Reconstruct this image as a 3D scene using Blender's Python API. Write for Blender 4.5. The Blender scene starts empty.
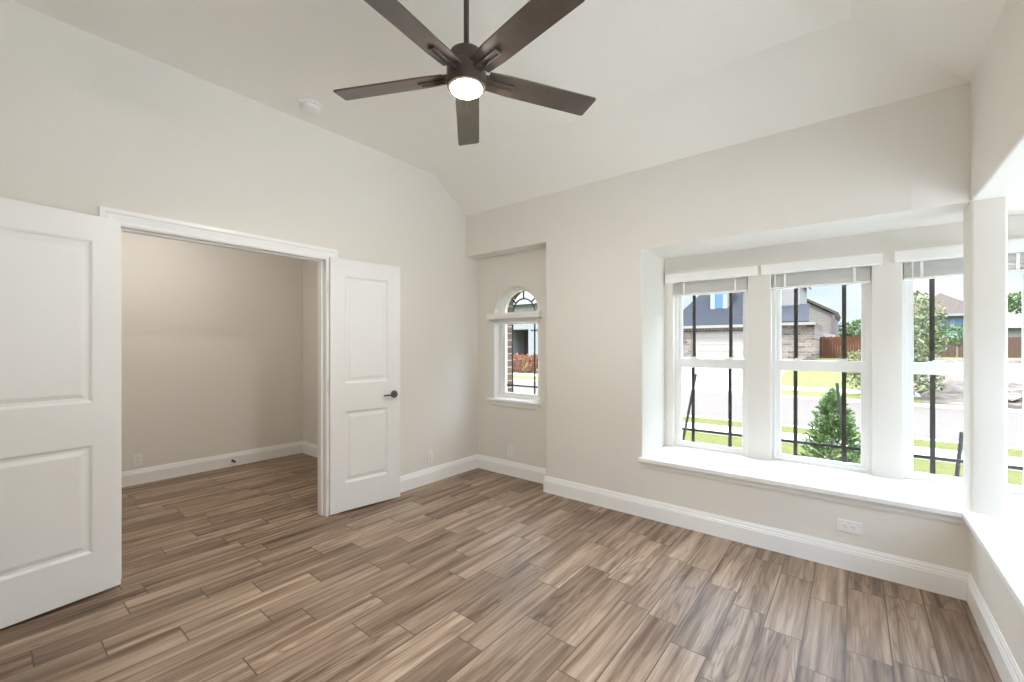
import bpy, bmesh, math, random
from mathutils import Vector, Matrix
R = math.radians
S = bpy.context.scene
COL = S.collection
random.seed(7)

# ------------------------------------------------------------------ camera
cam_d = bpy.data.cameras.new('camera')
cam = bpy.data.objects.new('camera', cam_d); COL.objects.link(cam)
cam_d.sensor_width = 36.0
cam_d.lens = 428.0 / 1024 * 36
cam_d.shift_y = 5.0 / 1024
cam_d.clip_start = 0.02; cam_d.clip_end = 500
cam.location = (0, 0, 1.34)
cam.rotation_euler = (R(90), 0, R(38.709))
S.camera = cam

# ------------------------------------------------------------------ view / light
S.view_settings.view_transform = 'Standard'
S.view_settings.look = 'None'
S.view_settings.gamma = 1.0
S.view_settings.exposure = 1.04
S.view_settings.use_curve_mapping = False
S.cycles.max_bounces = 12
S.cycles.diffuse_bounces = 8
S.cycles.glossy_bounces = 4
S.cycles.transparent_max_bounces = 24
S.cycles.sample_clamp_indirect = 6.0

SKY = 1.0
LAMP = 320.0
HALL_FILL = 25.0
w = bpy.data.worlds.new('sky'); S.world = w; w.use_nodes = True
nt = w.node_tree; nt.nodes.clear()
def wn(t, **k):
    n = nt.nodes.new(t)
    for a, b in k.items(): setattr(n, a, b)
    return n
tc = wn('ShaderNodeTexCoord'); sp = wn('ShaderNodeSeparateXYZ')
nt.links.new(tc.outputs['Generated'], sp.inputs[0])
rp = wn('ShaderNodeValToRGB')
e = rp.color_ramp.elements
e[0].position = 0.0; e[0].color = (0.90, 0.93, 0.97, 1)
e[1].position = 0.7; e[1].color = (0.50, 0.68, 0.95, 1)
m_ = rp.color_ramp.elements.new(0.22); m_.color = (0.44, 0.70, 1.0, 1)
nt.links.new(sp.outputs['Z'], rp.inputs[0])
mp = wn('ShaderNodeMapping'); mp.inputs['Scale'].default_value = (1.0, 1.0, 3.2); mp.inputs['Location'].default_value = (0.35, 0.1, 0.0)
nt.links.new(tc.outputs['Generated'], mp.inputs[0])
nz = wn('ShaderNodeTexNoise'); nz.inputs['Scale'].default_value = 2.6; nz.inputs['Detail'].default_value = 6
nt.links.new(mp.outputs[0], nz.inputs['Vector'])
cr = wn('ShaderNodeValToRGB'); cr.color_ramp.elements[0].position = 0.44; cr.color_ramp.elements[1].position = 0.62
nt.links.new(nz.outputs['Fac'], cr.inputs[0])
mx = wn('ShaderNodeMix', data_type='RGBA')
nt.links.new(cr.outputs[0], mx.inputs['Factor']); nt.links.new(rp.outputs[0], mx.inputs['A'])
mx.inputs['B'].default_value = (1.0, 1.0, 1.0, 1)
bg = wn('ShaderNodeBackground'); # the open sky overhead is far brighter than the hazy band above the rooftops
zr = wn('ShaderNodeMapRange', interpolation_type='SMOOTHSTEP'); nt.links.new(sp.outputs['Z'], zr.inputs['Value'])
zr.inputs['From Min'].default_value = 0.22; zr.inputs['From Max'].default_value = 0.6
zr.inputs['To Min'].default_value = 0.58 * SKY; zr.inputs['To Max'].default_value = 6.6 * SKY
nt.links.new(zr.outputs['Result'], bg.inputs['Strength'])
nt.links.new(mx.outputs['Result'], bg.inputs['Color'])
wo = wn('ShaderNodeOutputWorld'); nt.links.new(bg.outputs[0], wo.inputs['Surface'])

sun_d = bpy.data.lights.new('sun', 'SUN'); sun_d.energy = 3.4; sun_d.angle = R(0.6); sun_d.color = (1.0, 0.96, 0.88)
sun = bpy.data.objects.new('sun', sun_d); COL.objects.link(sun)
sun.rotation_euler = Vector((-0.36, -0.42, 0.86)).to_track_quat('Z', 'Y').to_euler()
sun.location = (0, 0, 20)

# ------------------------------------------------------------------ mesh helpers
class MB:
    def __init__(s): s.bm = bmesh.new()
    def quad(s, *ps):
        s.bm.faces.new([s.bm.verts.new(p) for p in ps])
    def box(s, x0, x1, y0, y1, z0, z1, M=None):
        c = [(x0,y0,z0),(x1,y0,z0),(x1,y1,z0),(x0,y1,z0),(x0,y0,z1),(x1,y0,z1),(x1,y1,z1),(x0,y1,z1)]
        vs = [s.bm.verts.new(M @ Vector(p) if M else p) for p in c]
        for f in ((0,3,2,1),(4,5,6,7),(0,1,5,4),(1,2,6,5),(2,3,7,6),(3,0,4,7)):
            s.bm.faces.new([vs[i] for i in f])
        return s
    def prism(s, poly, v, M=None):
        """poly: list of 3d points (planar), v: extrusion vector"""
        v = Vector(v)
        a = [Vector(p) for p in poly]
        b = [p + v for p in a]
        if M: a = [M @ p for p in a]; b = [M @ p for p in b]
        a = [s.bm.verts.new(p) for p in a]; b = [s.bm.verts.new(p) for p in b]
        n = len(a)
        s.bm.faces.new(a[::-1]); s.bm.faces.new(b)
        for i in range(n):
            s.bm.faces.new((a[i], a[(i+1) % n], b[(i+1) % n], b[i]))
        return s
    def tube(s, p0, p1, r0, r1=None, n=12):
        r1 = r0 if r1 is None else r1
        p0, p1 = Vector(p0), Vector(p1)
        q = (p1 - p0).to_track_quat('Z', 'Y')
        rings = []
        for p, r in ((p0, r0), (p1, r1)):
            rings.append([s.bm.verts.new(p + q @ Vector((r*math.cos(2*math.pi*i/n), r*math.sin(2*math.pi*i/n), 0))) for i in range(n)])
        a, b = rings
        for i in range(n): s.bm.faces.new((a[i], a[(i+1) % n], b[(i+1) % n], b[i]))
        s.bm.faces.new(a[::-1]); s.bm.faces.new(b)
        return s
    def lathe(s, prof, c=(0,0,0), n=40, M=None):
        """prof: list of (r, z)"""
        c = Vector(c); rings = []
        for r, z in prof:
            if r < 1e-6: rings.append([s.bm.verts.new((M @ (Vector((0,0,z)))) + c if M else c + Vector((0,0,z)))])
            else:
                row = []
                for i in range(n):
                    p = Vector((r*math.cos(2*math.pi*i/n), r*math.sin(2*math.pi*i/n), z))
                    row.append(s.bm.verts.new((M @ p if M else p) + c))
                rings.append(row)
        for a, b in zip(rings, rings[1:]):
            for i in range(n):
                j = (i+1) % n
                if len(a) == 1 and len(b) == 1: continue
                if len(a) == 1: s.bm.faces.new((a[0], b[j], b[i]))
                elif len(b) == 1: s.bm.faces.new((a[i], a[j], b[0]))
                else: s.bm.faces.new((a[i], a[j], b[j], b[i]))
        return s
    def sweep(s, path, N, prof, closed=False):
        """prof points (a, b): a along N x tangent (mitred), b along N"""
        N = Vector(N).normalized(); P = [Vector(p) for p in path]; n = len(P)
        sides = []
        for i in range(n if closed else n-1):
            t = (P[(i+1) % n] - P[i]).normalized(); sides.append(N.cross(t).normalized())
        rings = []
        for i in range(n):
            if closed: s0, s1 = sides[i-1], sides[i]
            elif i == 0: s0 = s1 = sides[0]
            elif i == n-1: s0 = s1 = sides[-1]
            else: s0, s1 = sides[i-1], sides[i]
            m = (s0 + s1); m = m / max(1e-6, m.dot(s1)) if m.length > 1e-6 else s1
            rings.append([s.bm.verts.new(P[i] + m*a + N*b) for a, b in prof])
        k = len(prof); cnt = n if closed else n-1
        for i in range(cnt):
            A, B = rings[i], rings[(i+1) % n]
            for j in range(k):
                s.bm.faces.new((A[j], B[j], B[(j+1) % k], A[(j+1) % k]))
        if not closed:
            s.bm.faces.new(rings[0][::-1]); s.bm.faces.new(rings[-1])
        return s
    def solid(s, adds, cuts):
        """clean union of boxes minus boxes"""
        def br(a, b):
            return sorted(set(round(v, 5) for q in adds + cuts for v in (q[a], q[b])))
        X, Y, Z = br(0, 1), br(2, 3), br(4, 5)
        def inside(x, y, z, q): return q[0] < x < q[1] and q[2] < y < q[3] and q[4] < z < q[5]
        occ = {}
        for i in range(len(X)-1):
            for j in range(len(Y)-1):
                for k in range(len(Z)-1):
                    c = ((X[i]+X[i+1])/2, (Y[j]+Y[j+1])/2, (Z[k]+Z[k+1])/2)
                    occ[i, j, k] = any(inside(*c, q) for q in adds) and not any(inside(*c, q) for q in cuts)
        V = {}
        def v(i, j, k):
            if (i, j, k) not in V: V[i, j, k] = s.bm.verts.new((X[i], Y[j], Z[k]))
            return V[i, j, k]
        F = (((1,0,0), ((1,0,0),(1,1,0),(1,1,1),(1,0,1))), ((-1,0,0), ((0,0,0),(0,0,1),(0,1,1),(0,1,0))),
             ((0,1,0), ((0,1,0),(0,1,1),(1,1,1),(1,1,0))), ((0,-1,0), ((0,0,0),(1,0,0),(1,0,1),(0,0,1))),
             ((0,0,1), ((0,0,1),(1,0,1),(1,1,1),(0,1,1))), ((0,0,-1), ((0,0,0),(0,1,0),(1,1,0),(1,0,0))))
        for (i, j, k), o in occ.items():
            if not o: continue
            for d, cs in F:
                if not occ.get((i+d[0], j+d[1], k+d[2]), False):
                    s.bm.faces.new([v(i+a, j+b, k+c) for a, b, c in cs])
        return s
    def bevel(s, width, seg=3, pick=None):
        s.bm.normal_update()
        es = []
        for e_ in s.bm.edges:
            if len(e_.link_faces) == 2 and e_.calc_face_angle(0) > R(40):
                mid = (e_.verts[0].co + e_.verts[1].co) / 2
                if pick is None or pick(mid, e_): es.append(e_)
        if es: bmesh.ops.bevel(s.bm, geom=es, offset=width, segments=seg, affect='EDGES', profile=0.5, clamp_overlap=True)
        return s
    def build(s, name, mat, parent=None, smooth=False, recalc=True):
        if recalc: bmesh.ops.recalc_face_normals(s.bm, faces=s.bm.faces[:])
        me = bpy.data.meshes.new(name); s.bm.to_mesh(me); s.bm.free()
        o = bpy.data.objects.new(name, me); COL.objects.link(o)
        me.materials.append(mat)
        if smooth:
            for p in me.polygons: p.use_smooth = True
            try:
                me.set_sharp_from_angle(angle=R(35))
            except Exception: pass
        if parent: o.parent = parent
        return o

def empty(name, loc, rz=0):
    o = bpy.data.objects.new(name, None); COL.objects.link(o); o.empty_display_size = 0.05
    o.location = loc; o.rotation_euler = (0, 0, rz); return o
def tag(o, label=None, cat=None, group=None, kind=None):
    if label: o['label'] = label
    if cat: o['category'] = cat
    if group: o['group'] = group
    if kind: o['kind'] = kind
    return o
def struct(o, label=None, cat=None): return tag(o, label, cat, kind='structure')
def copy_tree(o, parent=None):
    c = o.copy(); COL.objects.link(c)
    if parent: c.parent = parent
    for ch in list(o.children): copy_tree(ch, c)
    return c

# ------------------------------------------------------------------ materials
def mat(name, col, rough=0.5, bump=0.0, bscale=200, metal=0.0, var=0.0, vscale=5.0, coat=0.0, spec=0.5):
    m = bpy.data.materials.new(name); m.use_nodes = True
    t = m.node_tree; b = t.nodes['Principled BSDF']
    b.inputs['Base Color'].default_value = (*col, 1); b.inputs['Roughness'].default_value = rough
    b.inputs['Metallic'].default_value = metal; b.inputs['Coat Weight'].default_value = coat
    b.inputs['Specular IOR Level'].default_value = spec
    tc = t.nodes.new('ShaderNodeTexCoord')
    if bump:
        n = t.nodes.new('ShaderNodeTexNoise'); n.inputs['Scale'].default_value = bscale; n.inputs['Detail'].default_value = 3
        t.links.new(tc.outputs['Object'], n.inputs['Vector'])
        bp = t.nodes.new('ShaderNodeBump'); bp.inputs['Strength'].default_value = bump; bp.inputs['Distance'].default_value = 0.004
        t.links.new(n.outputs['Fac'], bp.inputs['Height']); t.links.new(bp.outputs[0], b.inputs['Normal'])
    if var:
        n = t.nodes.new('ShaderNodeTexNoise'); n.inputs['Scale'].default_value = vscale; n.inputs['Detail'].default_value = 5
        t.links.new(tc.outputs['Object'], n.inputs['Vector'])
        r = t.nodes.new('ShaderNodeValToRGB')
        r.color_ramp.elements[0].position = 0.3; r.color_ramp.elements[1].position = 0.7
        r.color_ramp.elements[0].color = (*[c*(1-var) for c in col], 1); r.color_ramp.elements[1].color = (*[min(1, c*(1+var)) for c in col], 1)
        t.links.new(n.outputs['Fac'], r.inputs[0]); t.links.new(r.outputs[0], b.inputs['Base Color'])
    return m

M_wall = mat('greige_paint', (0.782, 0.752, 0.698), 0.75, 0.25, 130, spec=0.25)
M_ceil = mat('ceiling_paint', (0.88, 0.853, 0.795), 0.8, 0.2, 130, spec=0.2)
M_trim = mat('white_trim_paint', (0.90, 0.90, 0.89), 0.32)
M_door = mat('white_door_paint', (0.84, 0.84, 0.83), 0.38)
M_vinyl = mat('white_vinyl', (0.84, 0.84, 0.82), 0.35)
M_blind = mat('white_blind_valance', (0.87, 0.86, 0.84), 0.45)
def slat_mat():
    m = bpy.data.materials.new('white_translucent_slats'); m.use_nodes = True; t = m.node_tree
    b = t.nodes['Principled BSDF']; b.inputs['Base Color'].default_value = (0.88, 0.87, 0.84, 1); b.inputs['Roughness'].default_value = 0.45
    tl = t.nodes.new('ShaderNodeBsdfTranslucent'); tl.inputs['Color'].default_value = (0.92, 0.91, 0.87, 1)
    mxx = t.nodes.new('ShaderNodeMixShader'); mxx.inputs[0].default_value = 0.5
    t.links.new(b.outputs[0], mxx.inputs[1]); t.links.new(tl.outputs[0], mxx.inputs[2])
    t.links.new(mxx.outputs[0], t.nodes['Material Output'].inputs['Surface']); return m
M_slat = slat_mat()
M_bar = mat('dark_bronze_bar', (0.045, 0.04, 0.034), 0.45)
M_plate = mat('white_plastic', (0.85, 0.84, 0.82), 0.3)
M_slot = mat('dark_slot', (0.05, 0.05, 0.05), 0.6)
M_nickel = mat('dark_nickel', (0.16, 0.15, 0.14), 0.22, metal=1.0)
M_black = mat('black_rubber', (0.02, 0.02, 0.02), 0.5)
M_fan = mat('dark_bronze_metal', (0.085, 0.066, 0.052), 0.38, metal=0.35)
M_blade = mat('dark_walnut_blade', (0.075, 0.056, 0.044), 0.33, var=0.18, vscale=14, coat=0.2)

def lens_mat(strength, col):
    m = bpy.data.materials.new('lit_lens'); m.use_nodes = True; t = m.node_tree; t.nodes.clear()
    em = t.nodes.new('ShaderNodeEmission'); em.inputs['Color'].default_value = (*col, 1); em.inputs['Strength'].default_value = strength
    o = t.nodes.new('ShaderNodeOutputMaterial'); t.links.new(em.outputs[0], o.inputs['Surface']); return m
M_lens = lens_mat(LAMP, (1.0, 0.96, 0.90))
M_hall_fill = lens_mat(HALL_FILL, (1.0, 0.96, 0.90))

def glass_mat():
    m = bpy.data.materials.new('window_glass'); m.use_nodes = True; t = m.node_tree; t.nodes.clear()
    tr = t.nodes.new('ShaderNodeBsdfTransparent'); gl = t.nodes.new('ShaderNodeBsdfGlossy'); gl.inputs['Roughness'].default_value = 0.01
    tr.inputs['Color'].default_value = (0.97, 0.98, 0.975, 1)
    fr = t.nodes.new('ShaderNodeFresnel'); 
    # thin sheet: the far face reflects like the near one
    ge = t.nodes.new('ShaderNodeNewGeometry'); ma = t.nodes.new('ShaderNodeMath'); ma.operation = 'MULTIPLY_ADD'
    t.links.new(ge.outputs['Backfacing'], ma.inputs[0]); ma.inputs[1].default_value = 1/1.3 - 1.3; ma.inputs[2].default_value = 1.3
    t.links.new(ma.outputs[0], fr.inputs['IOR'])
    mxx = t.nodes.new('ShaderNodeMixShader'); o = t.nodes.new('ShaderNodeOutputMaterial')
    t.links.new(fr.outputs[0], mxx.inputs[0]); t.links.new(tr.outputs[0], mxx.inputs[1]); t.links.new(gl.outputs[0], mxx.inputs[2])
    t.links.new(mxx.outputs[0], o.inputs['Surface']); return m
M_glass = glass_mat()

class NG:
    """tiny node-graph helper"""
    def __init__(s, name):
        s.m = bpy.data.materials.new(name); s.m.use_nodes = True; s.t = s.m.node_tree; s.b = s.t.nodes['Principled BSDF']
    def n(s, ty, **k):
        q = s.t.nodes.new(ty)
        for a, b in k.items(): setattr(q, a, b)
        return q
    def put(s, sock, v):
        if isinstance(v, (int, float, tuple)): sock.default_value = v
        else: s.t.links.new(v, sock)
    def math(s, op, a, b=0.0, c=None):
        q = s.n('ShaderNodeMath', operation=op); s.put(q.inputs[0], a); s.put(q.inputs[1], b)
        if c is not None: s.put(q.inputs[2], c)
        return q.outputs[0]
    def comb(s, x, y, z):
        q = s.n('ShaderNodeCombineXYZ')
        for i, v in enumerate((x, y, z)): s.put(q.inputs[i], v)
        return q.outputs[0]
    def noise(s, v, sc, det=3, rough=0.5, dist=0.0):
        q = s.n('ShaderNodeTexNoise'); s.put(q.inputs['Vector'], v); q.inputs['Scale'].default_value = sc
        q.inputs['Detail'].default_value = det; q.inputs['Roughness'].default_value = rough; q.inputs['Distortion'].default_value = dist
        return q.outputs['Fac']
    def ramp(s, f, stops):
        q = s.n('ShaderNodeValToRGB'); s.put(q.inputs[0], f); el = q.color_ramp.elements
        el[0].position, el[0].color = stops[0][0], (*stops[0][1], 1)
        el[1].position, el[1].color = stops[-1][0], (*stops[-1][1], 1)
        for p, c in stops[1:-1]:
            x = el.new(p); x.color = (*c, 1)
        return q.outputs[0]
    def mix(s, f, a, b, mode='MIX'):
        q = s.n('ShaderNodeMix', data_type='RGBA', blend_type=mode); s.put(q.inputs['Factor'], f)
        s.put(q.inputs['A'], a); s.put(q.inputs['B'], b); return q.outputs['Result']
    def bump(s, h, strength=0.3, dist=0.003):
        q = s.n('ShaderNodeBump'); q.inputs['Strength'].default_value = strength; q.inputs['Distance'].default_value = dist
        s.put(q.inputs['Height'], h); s.t.links.new(q.outputs[0], s.b.inputs['Normal'])

def floor_mat():
    g = NG('wood_look_plank_tile')
    tc = g.n('ShaderNodeTexCoord'); sp = g.n('ShaderNodeSeparateXYZ'); g.t.links.new(tc.outputs['Object'], sp.inputs[0])
    x, y = sp.outputs['X'], sp.outputs['Y']
    W, L = 0.1555, 0.621
    u = g.math('DIVIDE', g.math('SUBTRACT', x, 0.124), W)
    ci = g.math('FLOOR', u); fu = g.math('SUBTRACT', u, ci)
    wn_ = g.n('ShaderNodeTexWhiteNoise', noise_dimensions='1D'); g.put(wn_.inputs['W'], ci)
    v = g.math('ADD', g.math('DIVIDE', y, L), g.math('MULTIPLY', wn_.outputs['Value'], 7.0))
    ri = g.math('FLOOR', v); fv = g.math('SUBTRACT', v, ri)
    idv = g.comb(ci, ri, 0.0)
    w2 = g.n('ShaderNodeTexWhiteNoise', noise_dimensions='2D'); g.put(w2.inputs['Vector'], idv)
    rnd = w2.outputs['Value']; rc = g.n('ShaderNodeSeparateXYZ'); g.put(rc.inputs[0], w2.outputs['Color'])
    # grout
    du = g.math('MULTIPLY', g.math('MINIMUM', fu, g.math('SUBTRACT', 1.0, fu)), W)
    dv = g.math('MULTIPLY', g.math('MINIMUM', fv, g.math('SUBTRACT', 1.0, fv)), L)
    dmin = g.math('MINIMUM', du, dv)
    gm = g.n('ShaderNodeMapRange'); g.put(gm.inputs['Value'], dmin); gm.inputs['From Min'].default_value = 0.0018; gm.inputs['From Max'].default_value = 0.0034
    grout = gm.outputs['Result']     # 0 in joint, 1 on tile
    # grain coordinates, shifted per tile
    ox = g.math('MULTIPLY', rnd, 37.0); oy = g.math('MULTIPLY', rc.outputs['Y'], 53.0)
    gv = g.comb(g.math('ADD', g.math('MULTIPLY', x, 7.0), ox), g.math('ADD', g.math('MULTIPLY', y, 0.7), oy), ox)
    field = g.noise(gv, 1.2, 3.0, 0.42, 0.25)
    rings = g.math('FRACT', g.math('MULTIPLY', field, 17.0))
    ring2 = g.math('ABSOLUTE', g.math('SUBTRACT', rings, 0.5))
    fine = g.noise(g.comb(g.math('MULTIPLY', x, 170.0), g.math('MULTIPLY', y, 5.0), ox), 1.0, 3.0, 0.6)
    broad = g.noise(g.comb(g.math('ADD', g.math('MULTIPLY', x, 24.0), ox), g.math('ADD', g.math('MULTIPLY', y, 1.1), oy), 0.0), 1.0, 3.0, 0.55)
    base = g.ramp(broad, [(0.30, (0.118, 0.072, 0.044)), (0.48, (0.275, 0.194, 0.135)), (0.70, (0.450, 0.345, 0.260))])
    lines = g.ramp(ring2, [(0.0, (0.62, 0.56, 0.52)), (0.20, (0.95, 0.94, 0.93)), (0.45, (1.04, 1.04, 1.04)), (1.0, (1, 1, 1))])
    c1 = g.mix(g.math('MULTIPLY', rc.outputs['Z'], 0.95), base, lines, 'MULTIPLY')
    fr = g.ramp(fine, [(0.3, (0.74, 0.72, 0.70)), (0.65, (1.06, 1.06, 1.06))])
    c2 = g.mix(0.7, c1, fr, 'MULTIPLY')
    tone = g.ramp(rc.outputs['X'], [(0.0, (0.78, 0.76, 0.74)), (0.5, (1.0, 1.0, 1.0)), (1.0, (1.22, 1.24, 1.26))])
    c3 = g.mix(1.0, c2, tone, 'MULTIPLY')
    c4 = g.mix(grout, (0.105, 0.076, 0.055, 1), c3)
    g.t.links.new(c4, g.b.inputs['Base Color'])
    g.b.inputs['Roughness'].default_value = 0.42; g.b.inputs['Specular IOR Level'].default_value = 0.3
    hgt = g.math('ADD', g.math('MULTIPLY', grout, 1.0), g.math('MULTIPLY', fine, 0.12))
    g.bump(hgt, 0.35, 0.0015)
    return g.m
M_floor = floor_mat()

def brick_mat(name, c1, c2, mortar, sx=4.6, axis='xz', size=0.5, bw=0.5, rh=0.25):
    g = NG(name)
    tc = g.n('ShaderNodeTexCoord'); sp = g.n('ShaderNodeSeparateXYZ'); g.t.links.new(tc.outputs['Object'], sp.inputs[0])
    a = sp.outputs['X'] if axis[0] == 'x' else sp.outputs['Y']
    vec = g.comb(a, sp.outputs['Z'], 0.0)
    b = g.n('ShaderNodeTexBrick'); g.put(b.inputs['Vector'], vec)
    b.inputs['Color1'].default_value = (*c1, 1); b.inputs['Color2'].default_value = (*c2, 1); b.inputs['Mortar'].default_value = (*mortar, 1)
    b.inputs['Scale'].default_value = sx; b.inputs['Mortar Size'].default_value = 0.03; b.inputs['Brick Width'].default_value = 1.0; b.inputs['Row Height'].default_value = 0.34
    nz = g.noise(tc.outputs['Object'], 9.0, 4)
    v = g.ramp(nz, [(0.3, (0.72, 0.70, 0.68)), (0.7, (1.25, 1.22, 1.2))])
    g.t.links.new(g.mix(1.0, b.outputs['Color'], v, 'MULTIPLY'), g.b.inputs['Base Color'])
    g.b.inputs['Roughness'].default_value = 0.9
    return g.m
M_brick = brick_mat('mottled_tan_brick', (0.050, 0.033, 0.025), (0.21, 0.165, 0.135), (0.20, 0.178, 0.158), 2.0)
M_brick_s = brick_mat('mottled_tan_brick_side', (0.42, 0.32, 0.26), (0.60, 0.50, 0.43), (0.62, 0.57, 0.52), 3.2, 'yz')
M_brick_d = brick_mat('dark_brown_brick', (0.128, 0.068, 0.044), (0.216, 0.136, 0.096), (0.480, 0.448, 0.400), 4.6, 'yz')
M_brick_p = brick_mat('pale_pink_brick', (0.153, 0.123, 0.111), (0.173, 0.148, 0.131), (0.178, 0.163, 0.149), 3.5, 'yz')

def noisy(name, stops, sc=6, det=6, rough=0.95, bump=0.0, scale=(1, 1, 1)):
    g = NG(name); tc = g.n('ShaderNodeTexCoord'); mp = g.n('ShaderNodeMapping'); mp.inputs['Scale'].default_value = scale
    g.t.links.new(tc.outputs['Object'], mp.inputs[0])
    f = g.noise(mp.outputs[0], sc, det, 0.65)
    g.t.links.new(g.ramp(f, stops), g.b.inputs['Base Color']); g.b.inputs['Roughness'].default_value = rough
    g.b.inputs['Specular IOR Level'].default_value = 0.15
    if bump: g.bump(f, bump, 0.03)
    return g.m
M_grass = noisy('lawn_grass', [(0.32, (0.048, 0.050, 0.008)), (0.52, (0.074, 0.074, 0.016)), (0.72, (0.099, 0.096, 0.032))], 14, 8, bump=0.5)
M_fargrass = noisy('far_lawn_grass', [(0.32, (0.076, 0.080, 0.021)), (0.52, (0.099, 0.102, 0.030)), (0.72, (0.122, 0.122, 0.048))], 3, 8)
M_bounce = noisy('white_bounce_paving', [(0.3, (0.78, 0.76, 0.73)), (0.7, (0.84, 0.82, 0.79))], 4, 6)
M_conc = noisy('pale_concrete', [(0.3, (0.287, 0.278, 0.264)), (0.7, (0.333, 0.324, 0.310))], 4, 6)
M_street = noisy('pale_street_concrete', [(0.3, (0.092, 0.075, 0.064)), (0.7, (0.104, 0.086, 0.074))], 2, 6)
M_slate = noisy('slate_shingle', [(0.3, (0.020, 0.021, 0.026)), (0.7, (0.041, 0.042, 0.050))], 8, 5, scale=(1, 1, 3))
M_brownroof = noisy('brown_shingle', [(0.3, (0.061, 0.045, 0.035)), (0.7, (0.085, 0.066, 0.054))], 6, 5)
M_greyroof = noisy('grey_shingle', [(0.3, (0.105, 0.100, 0.097)), (0.7, (0.136, 0.131, 0.126))], 6, 5)
M_stucco = mat('pale_stucco', (0.189, 0.173, 0.158), 0.9, var=0.05)
M_white_ext = mat('white_siding', (0.205, 0.205, 0.202), 0.8, var=0.04)
M_blue = mat('light_blue_siding', (0.197, 0.244, 0.267), 0.8, var=0.05)
M_cream = mat('cream_fascia', (0.194, 0.178, 0.153), 0.7)
M_garage = mat('beige_garage_door', (0.27, 0.232, 0.196), 0.6, var=0.04)
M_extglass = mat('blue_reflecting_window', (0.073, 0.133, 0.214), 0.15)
M_dark_ext = mat('porch_shade_dark', (0.05, 0.045, 0.04), 0.8)
M_eave = mat('dark_brown_eave', (0.10, 0.08, 0.08), 0.7)
M_fence = noisy('red_cedar_boards', [(0.3, (0.058, 0.020, 0.009)), (0.7, (0.100, 0.040, 0.022))], 5, 4, scale=(6, 6, 0.6))
M_fence2 = noisy('brown_cedar_boards', [(0.3, (0.068, 0.036, 0.023)), (0.7, (0.100, 0.060, 0.042))], 5, 4, scale=(6, 6, 0.6))
M_leaf = noisy('green_leaves', [(0.3, (0.034, 0.068, 0.017)), (0.7, (0.082, 0.126, 0.042))], 9, 3)
M_conifer = noisy('spruce_needles', [(0.3, (0.046, 0.091, 0.028)), (0.55, (0.118, 0.181, 0.064)), (0.75, (0.245, 0.299, 0.163))], 22, 3)
M_bloom = noisy('flowering_leaves', [(0.34, (0.052, 0.082, 0.021)), (0.50, (0.124, 0.144, 0.055)), (0.60, (0.225, 0.205, 0.144)), (0.74, (0.286, 0.269, 0.231))], 9, 4)
M_bark = mat('grey_brown_bark', (0.24, 0.18, 0.13), 0.9, var=0.2)
M_red = noisy('red_flower_bed', [(0.34, (0.111, 0.073, 0.032)), (0.46, (0.173, 0.048, 0.026)), (0.58, (0.205, 0.100, 0.073)), (0.72, (0.226, 0.194, 0.131))], 7, 4)
M_rock = noisy('pale_rock', [(0.3, (0.123, 0.098, 0.077)), (0.7, (0.190, 0.169, 0.146))], 3, 5)
M_dirt = noisy('pale_dirt', [(0.36, (0.041, 0.027, 0.019)), (0.5, (0.090, 0.069, 0.054)), (0.64, (0.135, 0.112, 0.095))], 1.6, 10, bump=0.6)
M_stake = mat('dark_metal_stake', (0.02, 0.017, 0.015), 0.6)

# ================================================================== SETTING
XL, XR, YB, YA, YO = -3.25, 0.474, 3.265, 3.45, 3.77
XO = 0.98                      # inner face of the bay's right outer wall
ZN, ZS, ZH = 2.73, 0.467, 2.10  # spring of vault, seat top, bay header
ZC = 3.044
W1, W2, W3 = (-1.232, -0.656), (-0.498, 0.087), (0.243, 0.828)
RW = ((3.033, 3.618), (2.29, 2.875), (1.547, 2.132), (0.804, 1.389), (0.061, 0.646), (-0.682, -0.097))  # side bay windows, out of view, added to let in more daylight
ZW0, ZW1 = 0.467, 1.95

f = MB(); f.box(-5.6, 1.11, -1.75, 3.9, -0.15, 0.0); struct(f.build('floor', M_floor))

def wall(name, adds, cuts, m=M_wall, bev=None, pick=None):
    mb = MB(); mb.solid(adds, cuts)
    if bev: mb.bevel(bev, 4, pick)
    return struct(mb.build(name, m, smooth=bool(bev)))

wcuts = [(a, b, YO, 3.95, ZW0, ZW1) for a, b in (W1, W2, W3)]
rcuts = [(XO, 1.2, a, b, ZW0, ZW1) for a, b in RW]
def pick_back(mid, e_):
    d = (e_.verts[0].co - e_.verts[1].co)
    if mid.y > 3.88 or mid.z < 0.02: return False
    on = lambda a, b: abs(a - b) < 1e-3
    if on(mid.y, YB):
        return (on(mid.x, -2.218) or on(mid.z, 2.295) and mid.x < -2.3 or on(mid.x, -1.305) or on(mid.z, ZH) and mid.x < 0.5)
    if on(mid.y, YO) and mid.x < 0.9 and mid.z > 0.48 and abs(mid.z-ZH) > .01 and abs(mid.x+1.305) > .01: return True
    return False
wb = wall('wall_back', [(-3.365, 1.11, YB, 3.9, -0.1, 3.35)],
          [(XL, -2.218, 3.2, YA, -1, 2.295), (-3.01, -2.42, YA, 3.95, 0.785, 1.955), (-3.28, -2.15, 3.60, 3.95, 0.3, 2.4),
           (-1.305, XO, 3.2, YO, 0.43, ZH)] + wcuts + rcuts, bev=0.012, pick=pick_back)
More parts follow.
